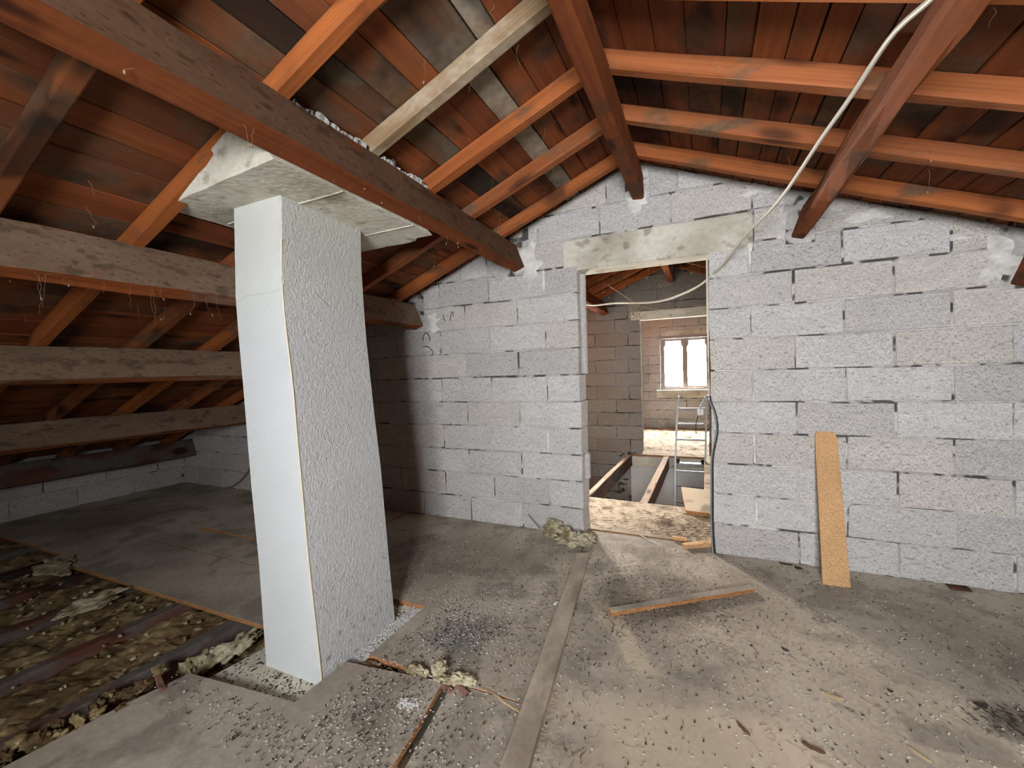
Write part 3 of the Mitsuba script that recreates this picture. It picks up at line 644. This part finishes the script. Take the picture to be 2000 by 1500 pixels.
wool_clump(-1.115, 1.425, 0.0, [(0, 0, 0.006, 0.045, 0.022, 0.022), (-0.05, 0.005, 0.0, 0.03, 0.02, 0.018)], 'pale curl of rock wool in the crack by the loose panel', seed=4)
wool_clump(-1.035, 1.44, 0.0, [(0, 0.01, 0.022, 0.035, 0.025, 0.026), (0.03, -0.015, 0.006, 0.035, 0.022, 0.018)], 'yellow-green tuft of rock wool pushed out of the crack', seed=5)
wool_clump(-0.945, 1.445, 0.0, [(0, 0, 0.014, 0.035, 0.024, 0.02), (0.05, 0.01, 0.016, 0.026, 0.02, 0.022)], 'small tuft of rock wool at the right end of the crack', seed=6)
wool_clump(-2.14, 1.30, -0.05, [(0, 0, 0.0, 0.045, 0.11, 0.035), (-0.02, -0.13, 0.0, 0.03, 0.05, 0.04)], 'long yellow roll of rock wool beside the chimney foot', seed=7)
wool_clump(-2.20, 1.12, -0.06, [(0, 0, 0, 0.03, 0.03, 0.035), (0.06, -0.02, -0.01, 0.03, 0.025, 0.03)], 'tuft of rock wool in the dark hole by the chimney', seed=8)
wool_clump(-3.30, 1.20, -0.04, [(0, 0, 0.03, 0.06, 0.13, 0.03)], 'curled flap of pale rock wool lifted against the third joist', seed=9)
wool_clump(-4.2, 1.36, -0.03, [(0, 0, 0.02, 0.15, 0.08, 0.04)], 'pale rock wool at the edge of the far panel in the shadow', seed=10)
r_ = np.random.default_rng(3)
ms = [blob((-2.17-0.09*t+r_.normal(0, 0.04), 1.0-1.3*t+r_.normal(0, 0.02), 0.0+r_.uniform(-0.01, 0.01)), r_.uniform(0.014, 0.035, 3)*V(1, 1, 0.7), 0.5, 2.4, 2, 40+i) for i, t in enumerate(r_.uniform(0, 1, 70))]
obj('insulation_crumbs', join(ms), 'wool_dirty', label='crumbled rock wool along the edge of the front panel', cat='insulation', kind='stuff', smooth=True)
ms = [blob((r_.uniform(-1.4, -1.1), 1.40+r_.uniform(-0.01, 0.03), -0.03), r_.uniform(0.018, 0.035, 3)*V(1.1, 0.8, 0.8), 0.4, 2.4, 2, 140+i) for i in range(16)]
obj('insulation_crumbs', join(ms), 'wool_dirty', label='rock wool lining the crack between two panels', cat='insulation', kind='stuff', smooth=True)
ms = []
for i in range(170):
    x = r_.uniform(-4.4, -2.0); y = r_.uniform(0.45, 1.38)
    if any(-0.064 < x-j < 0.004 for j in JX) or (x > -2.3 and y > 0.8): continue
    ms.append(blob((x, y, -0.05+r_.uniform(0, 0.015)), r_.uniform(0.004, 0.011, 3)*V(1.4, 1.2, 0.8), 0.5, 2.4, 1, 500+i))
obj('insulation_crumbs', join(ms), 'wool_light', label='pale flecks of rock wool over the matted bays', cat='insulation', kind='stuff', smooth=True)
# joists across the open floor of the middle room
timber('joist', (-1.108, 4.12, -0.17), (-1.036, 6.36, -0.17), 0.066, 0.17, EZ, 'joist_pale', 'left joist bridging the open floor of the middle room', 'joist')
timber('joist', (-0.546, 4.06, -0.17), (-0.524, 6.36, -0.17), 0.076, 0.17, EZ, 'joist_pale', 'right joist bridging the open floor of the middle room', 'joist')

# ------------------------------------------------------------------ loose boards
def slab(name, corners, z0, t, matl, label, cat):
    key = obj(name, plate(sg.Polygon(corners), V(0, 0, z0+t), EX, EY, EZ, 0, -t, 0.002, 0.001, 0.2), matl); note(key, label, cat); return key
slab('wooden_board', [(-0.81, 2.755), (-0.73, 2.785), (-0.515, 1.12), (-0.33, -0.3), (-0.42, -0.31), (-0.60, 1.09)], 0.005, 0.026, 'dusty_wood', 'long narrow dusty board lying on the floor towards the viewer', 'board')
slab('wooden_batten', [(-0.48, 2.175), (-0.455, 2.135), (0.228, 2.650), (0.212, 2.700)], 0.004, 0.022, 'chipboard', 'short strip of chipboard with an orange cut edge on the floor', 'board')
# plank leaning on the block wall
bt = unit(V(0, 3.135-2.90, 0.845)); en = np.cross(bt, V(1, 0, 0)); en = en if en[1] < 0 else -en
Lp = math.hypot(3.125-2.90, 0.845)
pk = plate(sg.Polygon([(0.589, 0), (0.719, 0.004), (0.716, Lp-0.035), (0.705, Lp), (0.615, Lp+0.004), (0.606, Lp-0.03)]), V(0, 2.892, 0.0), EX, bt, en, 0.0, -0.018, 0.002, 0.0008, 0.2)
key = obj('chipboard_plank', pk, 'chipboard_clean'); note(key, 'clean tan chipboard plank leaning upright against the block wall', 'plank')
slab('loose_panel', [(-0.245, 4.66), (0.06, 4.60), (0.07, 3.87), (-0.17, 3.895)], 0.003, 0.03, 'chipboard', 'loose chipboard offcut lying over the edge of the floor opening', 'board')
def wedge(c, L, w, h, rot, matl, label, cat='offcut', tilt=0.0):
    m = beam((-L/2, 0, 0), (L/2, 0, tilt), w, h, c=0.003, rough=0.002, seg=0.04)
    m.apply_transform(trimesh.transformations.rotation_matrix(rot, [0, 0, 1])); m.apply_translation(c)
    key = obj('wood_offcut', m, matl); note(key, label, cat); return key
wedge((-0.05, 3.22, 0.0), 0.25, 0.05, 0.03, 0.55, 'chipboard_clean', 'broken chipboard offcut on the threshold of the doorway')
wedge((-0.19, 3.285, 0.002), 0.10, 0.03, 0.02, 0.05, 'chipboard_clean', 'small wood block on the threshold left of the chipboard offcut')
wedge((-0.985, 1.408, -0.006), 0.10, 0.02, 0.016, -0.35, 'red_wood', 'splintered reddish wood scrap at the corner of the loose panel')
wedge((-0.905, 1.415, -0.004), 0.075, 0.024, 0.014, -0.45, 'red_wood', 'short reddish wood scrap under the rock wool tuft')
wedge((-2.085, 0.955, 0.013), 0.11, 0.02, 0.014, -0.30, 'red_wood', 'thin reddish stick on the front panel beside the rock wool')
wedge((-0.74, 1.43, 0.001), 0.20, 0.008, 0.003, -0.28, 'straw', 'long pale splinter along the panel joint', 'splinter')
wedge((1.246, 3.085, 0.003), 0.09, 0.05, 0.01, 0.1, 'rafter_brown', 'flat brown scrap at the foot of the block wall right of the plank')
wedge((-1.0, 3.07, 0.003), 0.04, 0.02, 0.03, 0.3, 'red_wood', 'reddish chip standing beside the rock wool at the wall')
wedge((-0.42, 3.24, 0.0), 0.20, 0.008, 0.006, -0.75, 'crumb', 'thin white stick on the threshold', 'stick')
def bark(c, L, w, rot, matl, label, curl=0.4):
    L, w = L*0.6, w*0.55
    n, mm = 9, 5; rg = []
    r = np.random.default_rng(int(abs(c[0])*1000)+3)
    for i in range(n):
        t = i/(n-1)-0.5; ww = w*(1-(2*t)**2)**0.5*r.uniform(0.75, 1.15)+0.001
        z = 0.004+curl*w*(2*t)**2*0.6
        o = V(t*L, r.normal(0, w*0.08), z)
        rg.append([o+V(0, -ww/2, 0.0), o+V(0, 0, -0.002), o+V(0, ww/2, curl*ww*0.2), o+V(0, ww/4, 0.004+curl*ww*0.25), o+V(0, -ww/4, 0.004)])
    m = section_loft(rg)
    m.apply_transform(trimesh.transformations.rotation_matrix(rot, [0, 0, 1])); m.apply_translation(c)
    key = obj('bark_chip', m, matl); note(key, label, 'wood chip')
bark((0.415, 1.905, 0.004), 0.12, 0.035, -0.25, 'straw', 'curved pale wood chip on the open floor in front of the plank')
bark((0.30, 1.62, 0.004), 0.11, 0.03, -0.3, 'straw_dark', 'flat brown chip nearer the viewer than the curved pale chip')
bark((0.30, 2.15, 0.003), 0.05, 0.022, -0.5, 'dropping', 'dark chip in the middle of the open floor')
bark((0.62, 2.02, 0.003), 0.03, 0.02, -0.4, 'dropping', 'dark chip near the stained patch of the floor')
bark((0.60, 1.72, 0.003), 0.10, 0.014, -0.8, 'straw', 'thin pale shaving near the stained patch of the floor')
bark((0.10, 1.62, 0.003), 0.10, 0.02, -0.9, 'straw_dark', 'dark splinter on the worn pale patch of floor')
bark((-0.05, 1.30, 0.003), 0.09, 0.05, -0.3, 'straw', 'broad pale flake on the worn floor near the long board')
bark((0.44, 3.085, 0.004), 0.12, 0.03, -0.1, 'dropping', 'black scrap at the foot of the block wall left of the plank')
bark((0.50, 3.05, 0.004), 0.07, 0.05, -0.5, 'dropping', 'crumpled black scrap just left of the plank foot')
bark((0.885, 2.05, 0.004), 0.07, 0.05, 0.2, 'soot', 'crumpled dark scrap on the stained patch of floor')

# ------------------------------------------------------------------ litter
def litter(n, box_, size, matl, label, dens, thin=0.045, flat=0.4, seed=1, z=0.006, long=True, cat='litter'):
    r = np.random.default_rng(seed); P = []
    while sum(len(q) for q in P) < n:
        q = np.stack([r.uniform(box_[0], box_[1], 4*n), r.uniform(box_[2], box_[3], 4*n)], 1)
        P.append(q[r.uniform(0, 1, len(q)) < dens(q)])
    P = np.vstack(P)[:n]
    L = r.uniform(size[0], size[1], n)**1.0; a = r.uniform(0, 2*math.pi, n) if not long else r.normal(0.3, 1.0, n)
    d = np.stack([np.cos(a), np.sin(a), r.normal(0, 0.12, n)], 1); s = np.stack([-np.sin(a), np.cos(a), 0*a], 1)
    w = L*thin*r.uniform(0.6, 1.5, n); zz = z+0.013*((P[:, 0] < -0.93) & (P[:, 0] > -1.47) & (P[:, 1] < 1.40) & (z > 0) | (P[:, 0] <= -1.47) & (P[:, 1] < 1.08) & (z > 0)); c = np.c_[P, zz+w*flat+np.abs(d[:, 2])*L*0.4]
    v = []
    for t, k in ((-0.5, 0.7), (0.5, 0.5)):
        for q in (0, 2.1, 4.2):
            v.append(c+d*(L*t)[:, None]+(s*math.cos(q)+V(0, 0, 1)*math.sin(q)*flat*1.6)*(w*k)[:, None])
    v = np.stack(v, 1); base = np.arange(n)[:, None, None]*6
    f = np.array([[0, 2, 1], [3, 4, 5], [0, 1, 4], [0, 4, 3], [1, 2, 5], [1, 5, 4], [2, 0, 3], [2, 3, 5]])
    obj('floor_litter', trimesh.Trimesh(v.reshape(-1, 3), (f[None]+base).reshape(-1, 3), process=False), matl, label=label, cat=cat, kind='stuff')
def spots(*ss, base=0.05):
    def fn(q):
        d = np.full(len(q), base)
        for x, y, rx, ry, k in ss: d += k*np.exp(-((q[:, 0]-x)/rx)**2-((q[:, 1]-y)/ry)**2)
        hole = (q[:, 0] < -1.34) & (q[:, 0] > -2.05) & (q[:, 1] > 1.03) & (q[:, 1] < 1.9)
        return np.where(hole | (q[:, 0] < -2.1) & (q[:, 1] < 1.4), 0, np.clip(d, 0, 1))
    return fn
litter(130, (0.72, 1.12, 1.84, 2.14), (0.006, 0.02), 'soot', 'dark shreds matted on the stained patch of floor', lambda q: np.exp(-((q[:, 0]-0.93)/0.10)**2-((q[:, 1]-1.99)/0.07)**2), 0.16, 0.5, seed=21)
MAIN = (-2.1, 2.0, 0.85, 3.1)
litter(2600, MAIN, (0.006, 0.03), 'straw', 'pale straw and chaff scattered over the floor', spots((-0.3, 2.4, 0.35, 0.35, 0.8), (-0.78, 1.9, 0.10, 0.6, 0.6), (-0.2, 2.9, 0.5, 0.3, 0.5), (-0.4, 1.3, 0.3, 0.25, 0.4), base=0.05), seed=1)
litter(3200, MAIN, (0.008, 0.03), 'straw_dark', 'dark stalks and bark bits scattered over the floor', spots((-0.3, 2.45, 0.4, 0.4, 0.8), (-0.82, 2.0, 0.08, 0.5, 0.7), (-0.45, 1.7, 0.06, 0.6, 0.5), (-0.2, 3.0, 0.5, 0.3, 0.5), (0.1, 2.2, 0.6, 0.3, 0.2), base=0.07), seed=2)
litter(3800, MAIN, (0.004, 0.011), 'dropping', 'small black droppings and dirt strewn over the floor', spots((-1.15, 1.72, 0.2, 0.18, 0.8), (-1.35, 1.2, 0.3, 0.2, 0.35), (-1.3, 1.0, 0.5, 0.15, 0.35), (-0.35, 2.4, 0.4, 0.4, 0.4), (-1.0, 1.25, 0.2, 0.2, 0.4), base=0.08), 0.35, 0.5, seed=3)
litter(5200, MAIN, (0.003, 0.008), 'crumb', 'white plaster crumbs strewn over the floor', spots((-1.12, 1.85, 0.28, 0.25, 1.0), (-1.2, 1.1, 0.4, 0.25, 0.5), base=0.07), 0.45, 0.5, seed=4)
litter(1500, (-2.0, -1.36, 1.04, 1.88), (0.004, 0.011), 'dropping', 'black droppings on the pale ledge at the chimney foot', lambda q: np.where((q[:, 0] > -1.84) & (q[:, 0] < -1.47) & (q[:, 1] > 1.23) & (q[:, 1] < 1.74), 0, 0.4+0.6*(q[:, 0] > -1.75)), 0.35, 0.5, seed=5, z=-0.022)
litter(1500, (-1.5, -1.4, 1.36, 1.88), (0.004, 0.010), 'crumb', 'white grit along the gap beside the chimney', lambda q: np.full(len(q), 0.8), 0.5, 0.5, seed=6, z=-0.02)
litter(1500, (-1.2, 0.1, 3.3, 4.1), (0.01, 0.05), 'straw_dark', 'twigs and straw on the chipboard past the doorway', lambda q: 0.15+0.85*np.exp(-((q[:, 0]+0.2)/0.35)**2-((q[:, 1]-3.55)/0.22)**2), 0.07, seed=7)
litter(1800, (-1.2, 0.3, 6.5, 9.2), (0.012, 0.06), 'straw_dark', 'twigs strewn on the floor of the far room', lambda q: np.full(len(q), 0.6), 0.07, seed=8)
litter(700, (-0.86, 0.1, 9.0, 9.3), (0.02, 0.06), 'straw', 'heap of chaff along the far wall', lambda q: np.exp(-((q[:, 0]+0.75)/0.25)**2), 0.12, 1.2, seed=9)
litter(900, (-0.93, -0.88, 0.9, 1.42), (0.005, 0.02), 'straw_dark', 'chaff caught in the gap right of the loose panel', lambda q: np.full(len(q), 0.8), 0.12, seed=10, z=-0.01)
litter(500, (-0.62, -0.36, 0.95, 1.6), (0.006, 0.022), 'straw', 'straw gathered along the right edge of the long board', lambda q: np.exp(-((q[:, 0]+0.535-(q[:, 1]-1.2)*-0.13)/0.03)**2), 0.06, seed=11)
m = [blob((-1.06+r_.normal(0, 0.022), 1.265+r_.normal(0, 0.012), 0.014), r_.uniform(0.002, 0.006, 3)*V(1, 1, 0.6), 0.3, 2, 1, i) for i in range(90)]
obj('plaster_crumbs', join(m), 'crumb', label='small heap of white plaster crumbs on the loose panel', cat='plaster crumbs', kind='stuff')
m = [blob((-0.745+r_.normal(0, 0.014), 2.144+r_.normal(0, 0.01), 0.01), r_.uniform(0.004, 0.011, 3)*V(1, 1, 0.5), 0.3, 2, 1, i) for i in range(8)]
obj('plaster_crumbs', join(m), 'crumb', label='white scraps of paper-like plaster left of the long board', cat='plaster crumbs', kind='stuff')
m = [blob((-0.80+r_.normal(0, 0.06), 9.22+r_.normal(0, 0.03), 0.03+abs(r_.normal(0, 0.03))), r_.uniform(0.02, 0.05, 3), 0.4, 2, 2, 300+i) for i in range(14)]
obj('rubble_heap', join(m), 'cement', label='heap of rubble and chaff in the corner of the far room', cat='rubble', kind='stuff')

# ------------------------------------------------------------------ cables
cab = [(0.56, 0.9, 2.12), (0.5565, 1.25, 2.16), (0.5515, 1.5, 2.2021), (0.5363, 1.6, 2.2276), (0.5236, 1.75, 2.2455), (0.4939, 1.9, 2.2131), (0.4495, 2.1, 2.1766), (0.3952, 2.35, 2.1207), (0.3236, 2.6, 2.0655), (0.2338, 2.8, 2.0178), (0.1363, 3.0, 1.9317), (0.0288, 3.2, 1.8543), (-0.1576, 3.5, 1.8157), (-0.3236, 3.7, 1.8092), (-0.5559, 3.9, 1.8414), (-0.7727, 4.1, 1.8889), (-0.9902, 4.3, 1.9158), (-1.1741, 4.5, 1.9698), (-1.3437, 4.7, 2.0353)]
key = obj('cable', tube(spline(cab, 90), 0.0085, 10), 'cable_white', smooth=True); note(key, 'thick white cable sagging from the right purlin through the doorway', 'cable')
w1 = spline([(-0.5559, 3.9, 1.8414), (-0.7164, 4.2, 1.9805), (-0.9228, 4.5, 2.1544)], 20)
key = obj('wire', tube(w1, 0.0026, 6), 'cobweb', smooth=True); note(key, 'thin wire rising from the white cable to the rafters of the middle room', 'wire')
w2 = spline([(-0.5344, 3.9, 1.8213), (-0.3425, 3.92, 1.7682), (-0.1411, 4.0, 1.7711), (0.0374, 4.1, 1.8029), (0.12, 4.15, 1.83)], 24)
key = obj('wire', tube(w2, 0.0026, 6), 'cobweb', smooth=True); note(key, 'thin wire slung below the white cable across the doorway', 'wire')
kn = thing('wire_knot', 'tangle of thin wire hanging from the white cable', 'wire')
for i in range(9):
    a0 = r_.uniform(0, 6.28); rr = r_.uniform(0.03, 0.075); t = np.linspace(0, r_.uniform(2.5, 5.5), 16)
    pts = np.stack([-0.556+rr*r_.uniform(0.2, 0.8)*np.cos(t+a0)+r_.uniform(-0.03, 0.03), 3.9+0.03*np.sin(t*2+a0), 1.79+rr*np.sin(t*r_.uniform(0.8, 1.3)+a0)-0.01], 1)
    obj('strand', tube(pts, 0.0024, 5), 'cobweb', kn, smooth=True)
bc = np.array([(0.0, 3.22, 1.05), (0.025, 3.18, 1.068), (0.033, 3.128, 1.024), (0.051, 3.122, 0.974), (0.065, 3.115, 0.907), (0.07, 3.115, 0.846), (0.058, 3.118, 0.763), (0.04, 3.122, 0.665), (0.034, 3.125, 0.526), (0.032, 3.127, 0.352), (0.032, 3.127, 0.178), (0.04, 3.127, 0.004)])
key = obj('cable', tube(spline(bc, 60), 0.0065, 8), 'cable_black', smooth=True); note(key, 'black cable hanging down the right edge of the doorway', 'cable')
key = obj('cable', tube(spline(bc+V(-0.012, 0.0, 0.0)*np.linspace(0.3, 1, len(bc))[:, None], 60), 0.0055, 8), 'cable_grey', smooth=True); note(key, 'grey cable beside the black one at the right edge of the doorway', 'cable')
bc2 = [(0.035, 3.15, 1.066), (0.0, 3.2, 1.046), (-0.022, 3.2, 1.010), (-0.036, 3.2, 0.976)]
pg = thing('cable_tail', 'bare cable end with white connectors hooked over the edge of the doorway', 'cable')
obj('sheath', tube(spline(bc2, 20), 0.007, 8), 'cable_grey', pg, smooth=True)
obj('connector', box(-0.056, -0.034, 3.19, 3.21, 0.925, 0.975, 0.003), 'crumb', pg)
obj('connector', box(-0.034, -0.016, 3.19, 3.21, 0.93, 0.97, 0.003), 'crumb', pg)
obj('wire_end', tube([(-0.047, 3.2, 0.93), (-0.055, 3.2, 0.90), (-0.065, 3.2, 0.86), (-0.063, 3.2, 0.80)], 0.003, 6), 'cable_black', pg)
for k in range(3):
    z = 0.875-0.02*k; obj('wire_end', tube([(-0.055, 3.2, z), (-0.02, 3.2, z+0.012), (0.02, 3.19, z+0.03*(k+1)/2)], 0.0022, 6), 'copper_wire', pg)
key = obj('conduit', tube([(0.024, YB+0.05, 2.0), (0.022, YB+0.05, 1.5), (0.023, YB+0.05, 1.05)], 0.007, 8), 'cable_white', smooth=True); note(key, 'thin pale conduit running down the right side of the doorway', 'conduit')
key = obj('cable', tube(spline([(-5.2, 3.04, 0.008), (-5.05, 3.06, 0.03), (-4.85, 3.08, 0.12), (-4.7, 3.10, 0.26), (-4.5, 3.11, 0.5)], 30), 0.008, 8), 'cable_grey', smooth=True); note(key, 'grey cable rising from the floor in the dark corner behind the chimney', 'cable')

# dried roots and a stick against the block wall
rt = thing('dried_root', 'dark dried root threads clinging to the block wall beside the chimney shadow', 'dried root')
for l in ([(-2.061, 1.785), (-2.052, 1.74), (-2.042, 1.725)], [(-1.995, 1.726), (-1.966, 1.799), (-1.958, 1.758)], [(-2.275, 1.571), (-2.262, 1.629), (-2.239, 1.637), (-2.219, 1.613), (-2.21, 1.558)], [(-2.289, 1.508), (-2.234, 1.514), (-2.202, 1.49), (-2.182, 1.462), (-2.205, 1.431)]):
    obj('thread', tube(spline([(x, YB-0.006, z) for x, z in l], 10), 0.003, 5), 'soot', rt, smooth=True)
key = obj('stick', tube([(-1.32, 3.13, 0.115), (-1.24, 3.10, 0.055), (-1.17, 3.07, 0.006)], 0.006, 6), 'cable_grey', smooth=True); note(key, 'thin grey stick leaning on the block wall left of the rock wool', 'stick')

# ------------------------------------------------------------------ ladder
ld = thing('ladder', 'aluminium ladder standing in the floor opening of the middle room', 'ladder')
def lad(z): t = (z+2.7)/(0.84+2.7); return 5.56+(6.33-5.56)*t
def lx(z): return np.interp(z, [-2.7, -0.4, 0.06, 0.45, 0.84], [-0.40, -0.392, -0.388, -0.37, -0.337])
def rx(z): return np.interp(z, [-2.7, -0.4, 0.09, 0.88], [-0.03, -0.025, -0.014, 0.012])
for f in (lx, rx):
    rg = []
    for z in (-2.7, -1.5, -0.4, 0.06, 0.45, 0.86):
        x, y = float(f(z)), lad(z); w, d = 0.022, 0.03
        rg.append([(x-w/2, y-d, z), (x+w/2, y-d, z), (x+w/2, y+d, z), (x-w/2, y+d, z)])
    obj('stile', section_loft(rg), 'aluminium', ld)
for z in [0.69-0.208*i for i in range(16) if i != 3]:
    a, b = float(lx(z)), float(rx(z)); y = lad(z)
    obj('rung', box(a+0.01, b-0.01, y-0.016, y+0.016, z-0.012, z+0.012, 0.003), 'aluminium', ld)
z = 0.0; obj('platform', box(float(lx(z))+0.012, float(rx(z))-0.012, lad(z)-0.06, lad(z)+0.05, z-0.075, z-0.03, 0.004), 'cable_grey', ld)
for x in (float(lx(z))+0.035, float(rx(z))-0.035):
    obj('hook', box(x-0.018, x+0.018, lad(z)-0.045, lad(z)+0.02, z-0.028, z+0.03, 0.004), 'soot', ld)

# ------------------------------------------------------------------ cobwebs, straw and stalks hanging from the timbers
def strands(pts, label, matl='cobweb', seed=1, rad=0.0006, length=(0.03, 0.14)):
    r = np.random.default_rng(seed); ms = []
    for p in pts:
        L = r.uniform(*length); n = 6; t = np.linspace(0, 1, n)
        q = np.stack([p[0]+np.cumsum(r.normal(0, 0.006, n)), p[1]+np.cumsum(r.normal(0, 0.006, n)), p[2]-L*t], 1)
        ms.append(tube(q, rad, 4, rad*0.6))
        if r.uniform() < 0.5:
            ms.append(blob(q[-1], (0.003, 0.003, 0.006), 0.4, 2, 1, 1))
    obj('cobweb', join(ms), matl, label=label, cat='cobweb', kind='stuff')
P = [(-1.33+r_.uniform(-0.03, 0.03), r_.uniform(0.5, 2.9), 2.10) for _ in range(16)]
strands(P, 'straw and cobweb threads hanging from the purlin by the chimney', seed=1, length=(0.02, 0.09))
P = [(x, r_.uniform(0.9, 2.8), zl(x)+0.01) for x in r_.uniform(-1.3, -0.5, 18)]
strands(P, 'cobweb threads hanging under the left rafters near the ridge', seed=2)
P = [(-2.31, r_.uniform(0.7, 1.6), 1.70) for _ in range(16)]+[(x, r_.uniform(0.7, 2.5), zl(x)) for x in r_.uniform(-3.6, -1.6, 16)]
strands(P, 'dusty threads hanging in the dark left slope', seed=3, length=(0.02, 0.16))
P = [(x, r_.uniform(1.3, 2.9), zr(x)+0.02) for x in r_.uniform(-0.3, 1.4, 12)]
strands(P, 'cobweb threads hanging under the right rafters', seed=4, length=(0.02, 0.1))
P = [(r_.uniform(-0.85, 0.03), r_.uniform(3.3, 4.3), 1.98+0.1*r_.uniform()) for _ in range(24)]
strands(P, 'cobweb threads hanging over the doorway', seed=5, length=(0.03, 0.16))
